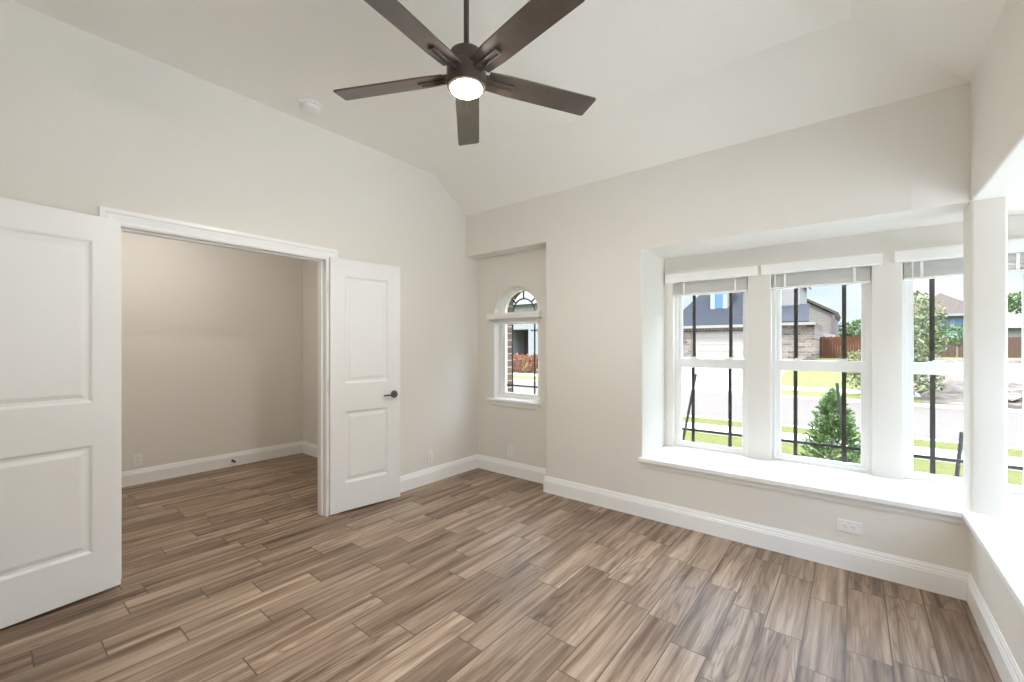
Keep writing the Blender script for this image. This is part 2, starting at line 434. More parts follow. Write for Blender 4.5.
# the arched head of the small opening
mb = MB()
cx_, r_, zsp = -2.715, 0.295, 1.66
for sgn in (-1, 1):
    for i in range(16):
        a0, a1 = math.pi/2*i/16, math.pi/2*(i+1)/16
        p0 = (cx_ + sgn*r_*math.cos(a0), YA, zsp + r_*math.sin(a0)); p1 = (cx_ + sgn*r_*math.cos(a1), YA, zsp + r_*math.sin(a1))
        mb.prism([p0, p1, (p1[0], YA, 1.956), (p0[0], YA, 1.956)], (0, 0.15, 0))
mb.build('arch_head', M_wall, wb)

wall('wall_right', [(XR, 1.11, -1.75, YB, -0.1, 3.35)], [(XR-.1, XO, -0.9, 3.3, 0.43, ZH)] + rcuts, bev=0.012,
     pick=lambda m_, e_: abs(m_.x-XR) < 1e-3 and abs(m_.z-ZH) < 1e-3)
wall('wall_left', [(-3.365, XL, -1.75, YB, -0.1, 3.35)], [(-3.5, -3.2, 0.487, 1.728, -0.2, 2.036)])
wall('wall_rear', [(-3.365, 1.11, -1.75, -1.6, -0.1, 3.35)], [])
wall('wall_hall_far', [(-5.55, -5.43, -1.75, 2.68, -0.1, 2.9)], [])
wall('wall_hall_end', [(-5.5, -3.36, 2.56, 2.68, -0.1, 2.9)], [])
wall('wall_hall_near', [(-5.5, -3.36, -1.75, -1.6, -0.1, 2.9)], [])
# free-standing corner post of the bay
mb = MB(); mb.box(XR, 0.607, YB, 3.47, 0.43, ZH+.02)
mb.bevel(0.016, 4, lambda m_, e_: abs(e_.verts[0].co.z - e_.verts[1].co.z) > 1)
struct(mb.build('wall_corner', M_wall, smooth=True))

# vaulted ceiling
mb = MB(); bm = mb.bm
x0, x1, xe, y0, y1, ye, zt = XL-.06, -0.016, XR+.02, -1.7, 2.83, YB+.02, 3.36
sl_b = (ZC-ZN)/(YB-y1); sl_r = (ZC-ZN)/(XR-x1)
zb = ZC - sl_b*(ye-y1)
A = [bm.verts.new(p) for p in ((x0,y0,ZC),(x1,y0,ZC),(x1,y1,ZC),(x0,y1,ZC),(x0,ye,zb),(xe,ye,zb),(xe,y0,zb))]
T = [bm.verts.new(p) for p in ((x0,y0,zt),(xe,y0,zt),(xe,ye,zt),(x0,ye,zt))]
for q in ((A[0],A[1],A[2],A[3]),(A[3],A[2],A[5],A[4]),(A[1],A[6],A[5],A[2]),(T[0],T[1],T[2],T[3]),
          (A[0],A[3],A[4],T[3],T[0]),(A[4],A[5],T[2],T[3]),(A[5],A[6],T[1],T[2]),(A[6],A[1],A[0],T[0],T[1])):
    bm.faces.new(q)
struct(mb.build('ceiling', M_ceil))
mb = MB(); mb.box(-5.5, -3.3, -1.7, 2.6, 2.74, 2.9); struct(mb.build('ceiling_hall', M_ceil))

# baseboards
BP = [(0, 0), (0.016, 0), (0.016, 0.104), (0.0135, 0.108), (0.0135, 0.116), (0.010, 0.121), (0.0085, 0.134), (0.005, 0.141), (0.004, 0.148), (0, 0.148)]
def base(name, path): struct(MB().sweep([(x, y, 0) for x, y in path], (0, 0, 1), BP).build(name, M_trim))
base('baseboard_left', [(XL, YA), (XL, 1.797)])
base('baseboard_near', [(XL, 0.418), (XL, -1.6)])
base('baseboard_back', [(XR, YB), (-2.218, YB), (-2.218, YA), (XL, YA)])
base('baseboard_right', [(XR, -1.6), (XR, YB)])
base('baseboard_hall_far', [(-5.43, 2.56), (-5.43, -1.6)])
base('baseboard_hall_end', [(-3.365, 2.56), (-5.43, 2.56)])

# double-door frame: casing both sides and jamb
CP = [(0, 0), (0, 0.011), (0.012, 0.014), (0.022, 0.012), (0.050, 0.016), (0.058, 0.014), (0.068, 0.020), (0.088, 0.020), (0.088, 0)]
mb = MB(); mb.sweep([(XL, .505, 0), (XL, .505, 2.02), (XL, 1.71, 2.02), (XL, 1.71, 0)], (1, 0, 0), CP)
tr = struct(mb.build('trim_1', M_trim)); 
mb = MB(); mb.sweep([(-3.365, 1.71, 0), (-3.365, 1.71, 2.02), (-3.365, .505, 2.02), (-3.365, .505, 0)], (-1, 0, 0), CP)
mb.build('hall_side_casing', M_trim, tr)
mb = MB(); mb.solid([(-3.366, -3.249, .487, 1.728, 0, 2.036)], [(-3.5, -3.1, .505, 1.71, -1, 2.018)])
mb.build('jamb', M_trim, tr)
mb = MB(); mb.solid([(-3.335, -3.295, .500, 1.715, 0, 2.025)], [(-3.5, -3.1, .517, 1.698, -1, 2.006)])
mb.build('stop_bead', M_trim, tr)

# panelled door leaves
def door_leaf(name, label, hinge, direction, handed, lever):
    """direction: unit (x,y) hinge -> free edge; front face faces the room; local x along leaf, local y = out of the front face"""
    root = empty(name, (hinge[0], hinge[1], 0))
    ang = math.atan2(direction[1], direction[0]); root.rotation_euler = (0, 0, ang)
    struct(root, label, 'door')
    s = handed                 # local y sign of the room-facing side
    Wd, T, z0, z1 = 0.604, 0.035, 0.018, 2.036
    mb = MB(); bm = mb.bm
    panels = ((0.122, Wd-.112, 0.240, 0.815), (0.122, Wd-.112, 1.040, 1.902))
    xs = [0, .114, Wd-.114, Wd]; zs = [z0, .240, .815, 1.040, 1.902, z1]
    for face, ysg in ((0.0, s), (-T*s, -s)):
        for i in range(3):
            for k in range(5):
                if i == 1 and k in (1, 3):
                    a, b, c, d = xs[1], xs[2], zs[k], zs[k+1]
                    rings = []
                    for ins, dep in ((0, 0), (.006, -.003), (.014, -.010), (.026, -.011), (.046, -.004), (.052, -.003)):
                        yy = face + ysg*dep
                        rings.append([bm.verts.new(p) for p in ((a+ins, yy, c+ins), (b-ins, yy, c+ins), (b-ins, yy, d-ins), (a+ins, yy, d-ins))])
                    for r0, r1 in zip(rings, rings[1:]):
                        for q in range(4): bm.faces.new((r0[q], r0[(q+1) % 4], r1[(q+1) % 4], r1[q]))
                    bm.faces.new(rings[-1])
                else:
                    mb.quad((xs[i], face, zs[k]), (xs[i+1], face, zs[k]), (xs[i+1], face, zs[k+1]), (xs[i], face, zs[k+1]))
    ya, yb = 0.0, -T*s
    mb.quad((0, ya, z0), (0, yb, z0), (0, yb, z1), (0, ya, z1)); mb.quad((Wd, ya, z0), (Wd, yb, z0), (Wd, yb, z1), (Wd, ya, z1))
    mb.quad((0, ya, z0), (Wd, ya, z0), (Wd, yb, z0), (0, yb, z0)); mb.quad((0, ya, z1), (Wd, ya, z1), (Wd, yb, z1), (0, yb, z1))
    bmesh.ops.remove_doubles(bm, verts=bm.verts[:], dist=1e-5)
    mb.build('door_panel', M_door, root)
    # lever set
    for sg, fy in ((s, 0.0), (-s, -T*s)) if lever else ():
        mb = MB(); c = (0.544, fy, 0.922)
        Mx = Matrix.Rotation(R(-90)*sg, 3, 'X')
        mb.lathe([(0, 0), (.033, 0), (.033, .004), (.029, .009), (.013, .011), (.011, .04), (.012, .046), (0, .048)], c, 28, Mx)
        h = mb.build('door_handle', M_nickel, root, smooth=True)
        mb = MB()
        pts = [(0.544, .040), (.520, .043), (.485, .043), (.450, .041), (.432, .038)]
        prev = None
        for (px, py) in pts:
            rr = 0.0075 if px < .53 else .0095
            ring = []
            for q in range(10):
                aa = 2*math.pi*q/10
                ring.append(mb.bm.verts.new((px, fy + sg*py + rr*.65*math.cos(aa), .922 + rr*math.sin(aa) - (.544-px)*.03)))
            if prev:
                for q in range(10): mb.bm.faces.new((prev[q], prev[(q+1) % 10], ring[(q+1) % 10], ring[q]))
            else: mb.bm.faces.new(ring)
            prev = ring
        mb.bm.faces.new(prev)
        mb.build('lever', M_nickel, h, smooth=True)
    for zz in (0.25, 1.02, 1.80):
        mb = MB(); mb.tube((-.006, -T*s*.5-.012*s, zz-.045), (-.006, -T*s*.5-.012*s, zz+.045), .0055, n=10)
        mb.build('hinge', M_vinyl, root, smooth=True)
    return root
a = R(8.0)
door_leaf('door_1', 'white two-panel door leaf with dark lever handle, opened against the wall right of the doorway', (-3.205, 1.725), (math.sin(a), math.cos(a)), -1, True)
a = R(8.7)
door_leaf('door_2', 'white two-panel door leaf in the left foreground, cut off by the photo edge', (-3.18, 0.495), (math.sin(a), -math.cos(a)), 1, False)

# ------------------------------------------------------------------ windows
def ring(mb, x0, x1, z0, z1, wl, wr, wb_, wt, ya, yb):
    mb.solid([(x0, x1, ya, yb, z0, z1)], [(x0+wl, x1-wr, ya-1, yb+1, z0+wb_, z1-wt)])
    return mb
def make_window(n, W, H0, H1):
    """local: x along the wall from 0..W, y outward from the inner wall face, z absolute"""
    root = empty('window_%d' % n, (0, 0, 0)); struct(root)
    ring(MB(), 0, W, H0, H1, .024, .024, .022, .024, .055, .125).bevel(.002, 1).build('window_frame', M_vinyl, root)
    mid = 1.195
    us = ring(MB(), .022, W-.022, mid-.03, H1-.022, .032, .032, .06, .032, .092, .118).bevel(.003, 1).build('upper_sash', M_vinyl, root)
    ls = ring(MB(), .020, W-.020, H0+.018, mid+.038, .036, .036, .030, .078, .062, .090).bevel(.003, 1).build('lower_sash', M_vinyl, root)
    for nm, sash, ya, za, zb in (('u', us, .105, mid+.026, H1-.05), ('l', ls, .076, H0+.045, mid-.036)):
        xa, xb = .052, W-.052
        MB().box(xa, xb, ya-.003, ya+.003, za, zb).build('pane', M_glass, sash)
        yb = ya+.006
        for xx in (xa+.096, xb-.096):
            MB().box(xx-.0125, xx+.0125, yb, yb+.008, za-.004, zb+.004).build('muntin_bar', M_bar, sash)
        zz = za+.105 if nm == 'l' else zb-.105
        MB().box(xa-.004, xb+.004, yb+.001, yb+.007, zz-.010, zz+.010).build('muntin_bar', M_bar, sash)
    for xx in (W*.27, W*.73):
        mb = MB(); mb.box(xx-.03, xx+.03, .064, .088, mid+.038, mid+.046); mb.box(xx-.012, xx+.022, .068, .078, mid+.046, mid+.054)
        mb.bevel(.002, 1).build('sash_lock', M_vinyl, ls)
    return root
win0 = make_window(1, .585, ZW0, ZW1)
win0.location = (W1[0]-.004, YO, 0)
for i, (a, b) in enumerate((W2, W3)):
    c = copy_tree(win0); c.name = 'window_%d' % (i+2); c.location = (a, YO, 0)
for i, (a, b) in enumerate(RW):
    c = copy_tree(win0); c.name = 'window_%d' % (i+5); c.location = (XO, b, 0); c.rotation_euler = (0, 0, R(-90))
# arched window
root = empty('window_4', (0, 0, 0)); struct(root)
def arch_pts(r, y, zs=1.66, c=-2.715, bot=.785, n=24):
    return [(c-r, y, bot)] + [(c - r*math.cos(math.pi*i/n), y, zs + r*math.sin(math.pi*i/n)) for i in range(n+1)] + [(c+r, y, bot)]
def arch_ring(ro, ri, ya, yb, bo, bi, zs=1.66):
    mb = MB()
    zi = zs if zs > 1.66 else 1.69
    O, I = arch_pts(ro, ya, zs, bot=bo), arch_pts(ri, ya, zi, bot=bi)
    O2, I2 = arch_pts(ro, yb, zs, bot=bo), arch_pts(ri, yb, zi, bot=bi)
    V = [[mb.bm.verts.new(p) for p in L] for L in (O, I, I2, O2)]
    n = len(O)
    for i in range(n):
        j = (i+1) % n
        for k in range(4):
            A_, B_ = V[k], V[(k+1) % 4]
            mb.bm.faces.new((A_[i], A_[j], B_[j], B_[i]))
    return mb
arch_ring(.295, .252, YA+.075, YA+.15, .785, .815).build('window_frame', M_vinyl, root)
arch_ring(.297, .289, YA+.001, YA+.08, .785, .789).build('reveal_liner', M_trim, root)
sash = arch_ring(.254, .216, YA+.088, YA+.128, .812, .845, 1.70).build('sash', M_vinyl, root)
mb = MB(); P = arch_pts(.219, YA+.105, 1.70, bot=.84); mb.prism(P, (0, .005, 0)); mb.build('pane', M_glass, sash)
yb = YA+.116
def vbar(x0, z0, x1, z1, w_=.0075):
    d = Vector((x1-x0, 0, z1-z0)).normalized(); nrm = Vector((-d.z, 0, d.x))*w_
    mb = MB(); a_, b_ = Vector((x0, yb, z0)), Vector((x1, yb, z1))
    mb.prism([a_-nrm, b_-nrm, b_+nrm, a_+nrm], (0, .007, 0)); mb.build('muntin_bar', M_bar, sash)
c_, zc_ = -2.705, 1.69
mb = MB(); k = 20
for i in range(k):
    a0, a1 = math.pi*i/k, math.pi*(i+1)/k
    q = lambda r, a: (c_ + r*math.cos(a), yb, zc_ + r*math.sin(a))
    mb.prism([q(.137, a0), q(.152, a0), q(.152, a1), q(.137, a1)], (0, .007, 0))
mb.build('muntin_bar', M_bar, sash)
for aa in (45, 90, 135):
    vbar(c_ + .145*math.cos(R(aa)), zc_ + .145*math.sin(R(aa)), c_ + (.222 if aa == 90 else .228)*math.cos(R(aa)), zc_ + (.226 if aa == 90 else .222)*math.sin(R(aa)))
vbar(-2.853, .84, -2.853, 1.69); vbar(-2.562, .84, -2.562, 1.69)
vbar(-2.93, .92, -2.50, .92); vbar(-2.61, 1.50, -2.50, 1.50);
# its wooden stool and apron
mb = MB(); mb.box(-3.088, -2.395, YA-.045, YA, .762, .787); mb.box(-3.008, -2.422, YA-.02, YA+.08, .766, .787); mb.bevel(.004, 2)
sl = struct(mb.build('trim_2', M_trim))
mb = MB(); mb.sweep([(-2.428, YA, .71), (-3.045, YA, .71)], (0, 0, 1), [(0, 0), (.012, 0), (.020, .02), (.024, .045), (.032, .053), (0, .053)])
mb.build('apron', M_trim, sl)
# brick jamb outside the arched window
mb = MB(); O = arch_pts(.50, 3.605, bot=.40); I = arch_pts(.240, 3.605, 1.70, bot=.76)
V = [[mb.bm.verts.new(p) for p in L] for L in (O, I, [(x, 3.685, z) for x, y, z in I], [(x, 3.685, z) for x, y, z in O])]
for i in range(len(O)-1):
    for k in range(4):
        A_, B_ = V[k], V[(k+1) % 4]
        mb.bm.faces.new((A_[i], A_[i+1], B_[i+1], B_[i]))
struct(mb.build('wall_brick_surround', M_brick_d))

# ------------------------------------------------------------------ window seat
zb0 = .432
root = empty('trim_3', (0, 0, 0))
struct(root, 'white L-shaped window seat board wrapping the corner under the bay windows', 'window seat')
mb = MB()
mb.prism([(-1.305, YO, zb0), (-1.305, YB, zb0), (-1.328, YB, zb0), (-1.328, YB-.032, zb0), (XR-.032, YB-.032, zb0), (XR-.032, -.92, zb0), (XR, -.92, zb0), (XR, -.9, zb0), (XO, -.9, zb0), (XO, YO, zb0)], (0, 0, ZS-zb0))
mb.bevel(.008, 3, lambda m_, e_: (m_.y < YB-.03 and m_.x < XR) or m_.x < -1.31)
mb.build('seat_board', M_trim, root)
mb = MB(); mb.sweep([(XR, -.915, .392), (XR, YB, .392), (-1.322, YB, .392)], (0, 0, 1),
                    [(0, 0), (.007, 0), (.009, .008), (.013, .012), (.016, .024), (.022, .034), (.024, .041), (0, .041)])
mb.build('apron_moulding', M_trim, root)

# ------------------------------------------------------------------ blinds
def make_blind(name, label, W, over_l, over_r, y0, ztop, hval, stack, inside, group):
    """local x 0..W is the opening, y=0 the wall face (room at -y)"""
    root = empty(name, (0, 0, 0)); tag(root, label, 'blind', group)
    mb = MB()
    prof = [(0, 0), (.045, 0), (.049, .006), (.049, hval-.014), (.045, hval-.010), (.045, hval), (.0, hval)]
    mb.sweep([(W+over_r, y0, ztop-hval), (-over_l, y0, ztop-hval)], (0, 0, 1), prof)
    mb.build('valance', M_blind, root)
    ya, ybk = (.006, .052) if inside else (-.042, -.004)
    m_in = .004 if inside else -.0
    MB().box(m_in, W-m_in, ya, ybk, ztop-.045, ztop-.002).build('headrail', M_blind, root)
    zb_ = ztop - hval - stack
    n = max(4, int((hval + stack - .05) / .0095))
    mb = MB()
    for i in range(n):
        z = zb_ + .020 + i*.0095
        jit = random.uniform(-.0015, .0015)
        mb.box(m_in+.002, W-m_in-.002, ya+jit, ybk+jit, z, z+.0074)
    mb.build('slat_stack', M_slat, root)
    MB().box(m_in+.001, W-m_in-.001, ya, ybk, zb_, zb_+.016).bevel(.003, 2).build('bottom_rail', M_blind, root)
    if inside:
        for xx in (.09, W-.09):
            MB().box(xx-.007, xx+.007, ya-.0025, ya-.0005, zb_, ztop-hval+.02).build('ladder_tape', M_blind, root)
    return root
G = 'raised slat blinds over the bay windows'
wandl = []
for (a, b), lab, ol, orr, wl in ((W1, 'raised white slat blind over the leftmost bay window, nearest the niche side', .05, .074, .0),
                             (W2, 'raised white slat blind over the middle bay window, showing a small spruce below', .058, .056, .25),
                             (W3, 'raised white slat blind partly hidden by the corner post', .042, .042, .62)):
    r_b = make_blind('window_blind', lab, b-a, ol, orr, 0.0, 1.957, .074, .112, True, G)
    r_b.location = (a, YO, 0)
    if wl:
        xw = .03 if wl < .5 else .045
        MB().tube((xw, -.012, 1.90), (xw+.002, -.014, 1.90-wl-.05), .0035, .0045, 8).build('tilt_wand', M_plate, r_b, smooth=True)
rb = make_blind('window_blind', 'small white slat blind across the arched window', .59, .066, .034, 0.0, 1.683, .062, .058, False, None)
rb.location = (-3.01, YA, 0)

# ------------------------------------------------------------------ outlets, door stop, smoke alarm
def outlet(label, loc, rz, horizontal=False):
    root = empty('wall_outlet', loc, rz); tag(root, label, 'outlet')
    Wp, Hp = (.118, .072) if horizontal else (.072, .118)
    mb = MB(); mb.box(-Wp/2, Wp/2, -.006, 0, -Hp/2, Hp/2); mb.bevel(.003, 2).build('cover_plate', M_plate, root)
    for s in (-1, 1):
        cx, cz = (s*.0195, 0) if horizontal else (0, s*.0195)
        mb = MB()
        pts = []
        for i in range(20):
            t = 2*math.pi*i/20; px, pz = .0165*math.cos(t), max(-.0125, min(.0125, .0165*math.sin(t)))
            if horizontal: px, pz = pz, px
            pts.append((cx+px, -.0085, cz+pz))
        mb.prism(pts, (0, .004, 0)); r = mb.build('receptacle', M_plate, root)
        mb = MB()
        for dx, dz, wx, wz in ((-.006, .003, .001, .004), (.006, .003, .001, .0035), (0, -.007, .002, .002)):
            if horizontal: dx, dz, wx, wz = dz, dx, wz, wx
            mb.box(cx+dx-wx, cx+dx+wx, -.0088, -.008, cz+dz-wz, cz+dz+wz)
        mb.build('slots', M_slot, r)
outlet('white duplex outlet on the left wall between open door and corner', (XL, 2.77, .252), R(90))
outlet('white duplex outlet in the niche below the arched window', (-2.786, YA, .255), 0)
outlet('white sideways duplex outlet under the window seat', (-.027, YB, .258), 0, True)
outlet('white outlet on the hall wall seen through the doorway', (-5.43, .968, .234), R(90))

root = empty('door_stop', (-5.414, 1.775, .062)); tag(root, 'small black door stop on the hall baseboard', 'door stop')
mb = MB(); mb.lathe([(0, 0), (.014, 0), (.012, .006), (.005, .010), (.005, .052), (0, .052)], (0, 0, 0), 16, Matrix.Rotation(R(90), 3, 'Y')); mb.build('rod', M_nickel, root, smooth=True)
mb = MB(); mb.lathe([(0, .050), (.011, .050), (.012, .068), (.009, .074), (0, .075)], (0, 0, 0), 16, Matrix.Rotation(R(90), 3, 'Y')); mb.build('bumper', M_black, root, smooth=True)

root = empty('smoke_detector', (-3.005, 1.47, ZC)); tag(root, 'round white smoke detector on the ceiling near the left wall', 'smoke detector')
mb = MB(); mb.lathe([(0, 0), (.078, 0), (.078, -.012), (.072, -.016), (0, -.016)], (0, 0, 0), 40); mb.build('mounting_base', M_plate, root, smooth=True)
mb = MB(); mb.lathe([(0, -.016), (.062, -.016), (.064, -.024), (.060, -.040), (.050, -.047), (.020, -.049), (0, -.049)], (0, 0, 0), 40); mb.build('alarm_cover', M_plate, root, smooth=True)

# ------------------------------------------------------------------ ceiling fan
FC = (-1.39, 1.40); ZF = 2.577
fan = empty('ceiling_fan', (*FC, ZC)); tag(fan, 'five-blade dark bronze ceiling fan with a lit round lamp', 'ceiling fan')
def fz(z): return z - ZC
mb = MB(); mb.lathe([(0, 0), (.072, 0), (.072, -.02), (.060, -.045), (.022, -.055), (0, -.055)]); mb.build('canopy', M_fan, fan, smooth=True)
mb = MB(); mb.tube((0, 0, fz(2.66)), (0, 0, -.04), .0125, n=20); mb.build('downrod', M_fan, fan, smooth=True)
mb = MB(); mb.lathe([(0, fz(2.690)), (.02, fz(2.690)), (.055, fz(2.686)), (.074, fz(2.678)), (.079, fz(2.666)), (.079, fz(2.618)), (0, fz(2.618))]); mb.build('motor_housing', M_fan, fan, smooth=True)
mb = MB(); mb.lathe([(0, fz(2.618)), (.087, fz(2.618)), (.090, fz(2.612)), (.090, fz(2.535)), (.086, fz(2.522)), (.078, fz(2.518)), (.0, fz(2.518))]); mb.build('light_housing', M_fan, fan, smooth=True)
mb = MB(); mb.lathe([(.071, fz(2.519)), (.070, fz(2.513)), (.060, fz(2.505)), (.038, fz(2.500)), (0, fz(2.498))]); mb.build('lamp_lens', M_lens, fan, smooth=True)
bl_me = None
pitch = R(-12.5)
for k in range(5):
    az = R(61.3 + 72*k)
    Mr = Matrix.Rotation(az, 4, 'Z'); Mp = Matrix.Translation((0, 0, fz(ZF))) @ Mr @ Matrix.Rotation(pitch, 4, 'X')
    mb = MB()
    outl = [(.100, -.052), (.100, .052), (.20, .060), (.637, .066), (.654, .062), (.666, -.050), (.660, -.062), (.20, -.060)]
    mb.prism([(x, y, -.004) for x, y in outl], (0, 0, .008)); mb.bevel(.0015, 1)
    b_ = mb.build('blade', M_blade, fan); b_.data.transform(Mp)
    mb = MB()
    mb.solid([(.075, .235, -.017, .017, -.014, -.003)], [(.105, .226, -.009, .009, -.02, 0)])
    mb.box(.075, .12, -.024, .024, -.010, .012)
    h = mb.bevel(.0015, 1).build('blade_bracket', M_fan, b_); h.data.transform(Mp)

# added hall lamp, unseen above the doorway's view, to brighten the hall
root = empty('hall_fill_lamp', (-4.4, .9, 2.74)); tag(root, 'added round flush lamp, out of view, lighting the hall', 'ceiling lamp')
mb = MB(); mb.lathe([(0, 0), (.19, 0), (.19, -.03), (.18, -.035), (0, -.035)]); mb.build('lamp_base', M_fan, root, smooth=True)
mb = MB(); mb.lathe([(.175, -.035), (.165, -.06), (.12, -.085), (.06, -.095), (0, -.098)]); mb.build('lamp_shade', M_hall_fill, root, smooth=True)

# ================================================================== OUTSIDE
def ground(name, m, poly, z): return struct(MB().prism([(x, y, z-.12) for x, y in poly], (0, 0, .12)).build(name, m))
def rect(x0, x1, y0, y1): return [(x0, y0), (x1, y0), (x1, y1), (x0, y1)]
ground('lawn', M_grass, rect(-60, 60, -30, 11.4), -.47)
ground('sidewalk', M_conc, rect(-60, 60, 9.42, 10.42), -.445)
ground('rear_bounce_ground', M_bounce, rect(-9, 6, -12, -1.9), -.16)  # unseen white ground behind the room, added to bounce daylight upward
ground('side_bounce_ground', M_bounce, rect(1.5, 9, -4, 6.2), -.20)  # unseen white ground added beside the bay to reflect daylight inside
ground('driveway', M_conc, rect(-13.5, -6.6, 4.3, 11.5), -.44)
ground('street', M_street, rect(-80, 80, 11.38, 17.9), -.50)
struct(MB().box(-80, 80, 11.36, 11.52, -.6, -.455).build('curb', M_conc))
struct(MB().box(-80, 80, 17.75, 17.92, -.6, -.40).build('curb_far', M_conc))
SL = .053
def gz(y): return -.40 + max(0, min(y, 34.5)-17.8)*SL
def slope(name, m, x0, x1, y0, y1, lift, stop=None):
    mb = MB(); ys = [y0, y1] if y1 <= 34.5 else [y0, 34.5, y1]
    for a, b in zip(ys, ys[1:]):
        mb.prism([(x0, a, gz(a)-.3), (x0, b, gz(b)-.3), (x0, b, gz(b)+lift), (x0, a, gz(a)+lift)], (x1-x0, 0, 0))
    return struct(mb.build(name, m))
slope('lawn_far', M_fargrass, -90, 90, 17.9, 140, 0.0)
slope('sidewalk_far', M_conc, -90, 90, 19.1, 20.1, .02)
slope('driveway_far', M_conc, -10.9, -2.75, 17.85, 34.0, .025)

# ---- brick garage house across the street
def roof_prism(mb, x0, x1, y0, y1, z0, z1, axis='y', over=.35):
    if axis == 'y':
        mb.prism([(x0-over, y0-over, z0), ((x0+x1)/2, y0-over, z1), (x1+over, y0-over, z0)], (0, y1-y0+2*over, 0))
    else:
        mb.prism([(x0-over, y0-over, z0), (x0-over, (y0+y1)/2, z1), (x0-over, y1+over, z0)], (x1-x0+2*over, 0, 0))
def hip(mb, x0, x1, y0, y1, z0, z1, over=.35):
    x0 -= over; x1 += over; y0 -= over; y1 += over
    d = min(x1-x0, y1-y0)/2
    v = [mb.bm.verts.new(p) for p in ((x0,y0,z0),(x1,y0,z0),(x1,y1,z0),(x0,y1,z0))]
    if y1-y0 >= x1-x0: r = [((x0+x1)/2, y0+d, z1), ((x0+x1)/2, y1-d, z1)]; idx = ((0,1,4),(1,2,5,4),(2,3,5),(3,0,4,5))
    else: r = [(x0+d, (y0+y1)/2, z1), (x1-d, (y0+y1)/2, z1)]; idx = ((0,1,5,4),(1,2,5),(2,3,4,5),(3,0,4))
    v += [mb.bm.verts.new(p) for p in r]
    for f_ in idx: mb.bm.faces.new([v[i] for i in f_])
    mb.bm.faces.new((v[3], v[2], v[1], v[0]))
hs = empty('house', (-6, 34, .46)); hs.location = (0, 0, 0)
tag(hs, 'brick house across the street with wide garage door, slate roof and dormer', 'house')
zb = .40; ze = 2.86
mb = MB(); mb.solid([(-11.2, -5.2, 34, 42.5, zb, ze)], [(-9.75, -5.75, 33.5, 34.25, zb, 2.42)]); mb.box(-5.2, -2.02, 33.6, 42.5, zb, ze); mb.build('wall', M_brick, hs)
g_ = MB()
for i in range(4):
    z0 = zb + i*.505; g_.box(-9.75, -5.75, 34.12, 34.2, z0, z0+.495)
    for j in range(4): g_.box(-9.66+j*1.0, -8.84+j*1.0, 34.10, 34.13, z0+.08, z0+.42)
g_.build('garage_door', M_garage, hs)
mb = MB()
for i in range(26):
    mb.box(-11.2+i*.236, -11.06+i*.236, 33.93, 34.0, 2.50, 2.64)
mb.box(-11.4, -5.2, 33.6, 34.0, 2.66, 2.86); mb.box(-5.2, -1.96, 33.2, 33.6, 2.70, 2.88); mb.build('cornice', M_cream, hs)
mb = MB(); hip(mb, -11.2, -5.0, 34, 42.5, ze, 7.2, .4); mb.build('roof', M_slate, hs)
mb = MB(); mb.prism([(-4.6, 33.2, 2.88), (-2.3, 33.2, 2.88), (-2.5, 36.6, 4.25), (-4.4, 36.6, 4.25)], (0, 0, .08)); mb.build('lean_to_roof', M_slate, hs)
mb = MB(); mb.box(-6.6, -3.05, 36.4, 42, ze-.4, 6.1)
mb.prism([(-6.6, 36.4, 6.1), (-4.82, 36.4, 7.9), (-3.05, 36.4, 6.1)], (0, 5.6, 0)); mb.build('upper_wall', M_stucco, hs)
mb = MB(); mb.prism([(-6.9, 36.1, 6.0), (-4.82, 36.1, 8.1), (-2.75, 36.1, 6.0), (-2.75, 36.1, 5.85), (-4.82, 36.1, 7.9), (-6.9, 36.1, 5.85)], (0, 6.2, 0)); mb.build('gable_roof', M_eave, hs)
dm = MB(); dm.box(-8.55, -7.15, 34.7, 37.5, 3.3, 5.7); dm.prism([(-8.6, 34.7, 5.7), (-7.85, 34.7, 6.5), (-7.1, 34.7, 5.7)], (0, 3.2, 0))
dm = dm.build('dormer', M_cream, hs)
ring(MB(), -8.53, -7.35, 3.5, 5.6, .32, .32, .32, .22, 34.62, 34.72).build('dormer_frame', M_white_ext, dm)
MB().box(-8.22, -7.66, 34.66, 34.70, 3.8, 5.4).build('dormer_pane', M_extglass, dm)
mb = MB(); mb.box(-10.55, -10.35, 33.86, 34.0, 1.7, 2.05); mb.box(-10.58, -10.32, 33.83, 34.0, 2.05, 2.1); mb.build('wall_lantern', M_eave, hs)
mb = MB(); mb.box(-5.62, -5.45, 33.86, 34.0, 1.5, 1.95); mb.box(-5.66, -5.41, 33.83, 34.0, 1.95, 2.0); mb.build('wall_lantern', M_eave, hs)

# ---- pale house behind it
h2 = empty('house', (0, 0, 0)); tag(h2, 'pale brick house with sloping side gable behind the red fence', 'house')
MB().prism([(-5.2, 46, .4), (-1.55, 46, .4), (-1.55, 46, 4.15), (-3.8, 46, 5.55), (-5.2, 46, 6.4)], (0, 8, 0)).build('wall', M_brick_p, h2)
MB().prism([(-1.25, 45.7, 3.75), (-1.25, 45.7, 4.05), (-3.8, 45.7, 5.62), (-5.3, 45.7, 6.55), (-5.3, 45.7, 6.75), (-3.8, 45.7, 5.85), (-1.1, 45.7, 4.2)], (0, 8.6, 0)).build('roof', M_brownroof, h2)
MB().box(-1.55, -1.3, 45.8, 54, 2.2, 4.1).build('eave_return', M_eave, h2)
mb = MB(); mb.prism([(-2.5, 45.0, 1.7), (-1.3, 45.0, 1.7), (-1.3, 46, 2.35), (-2.5, 46, 2.35)], (0, 0, .1)); mb.build('porch_roof', M_eave, h2)

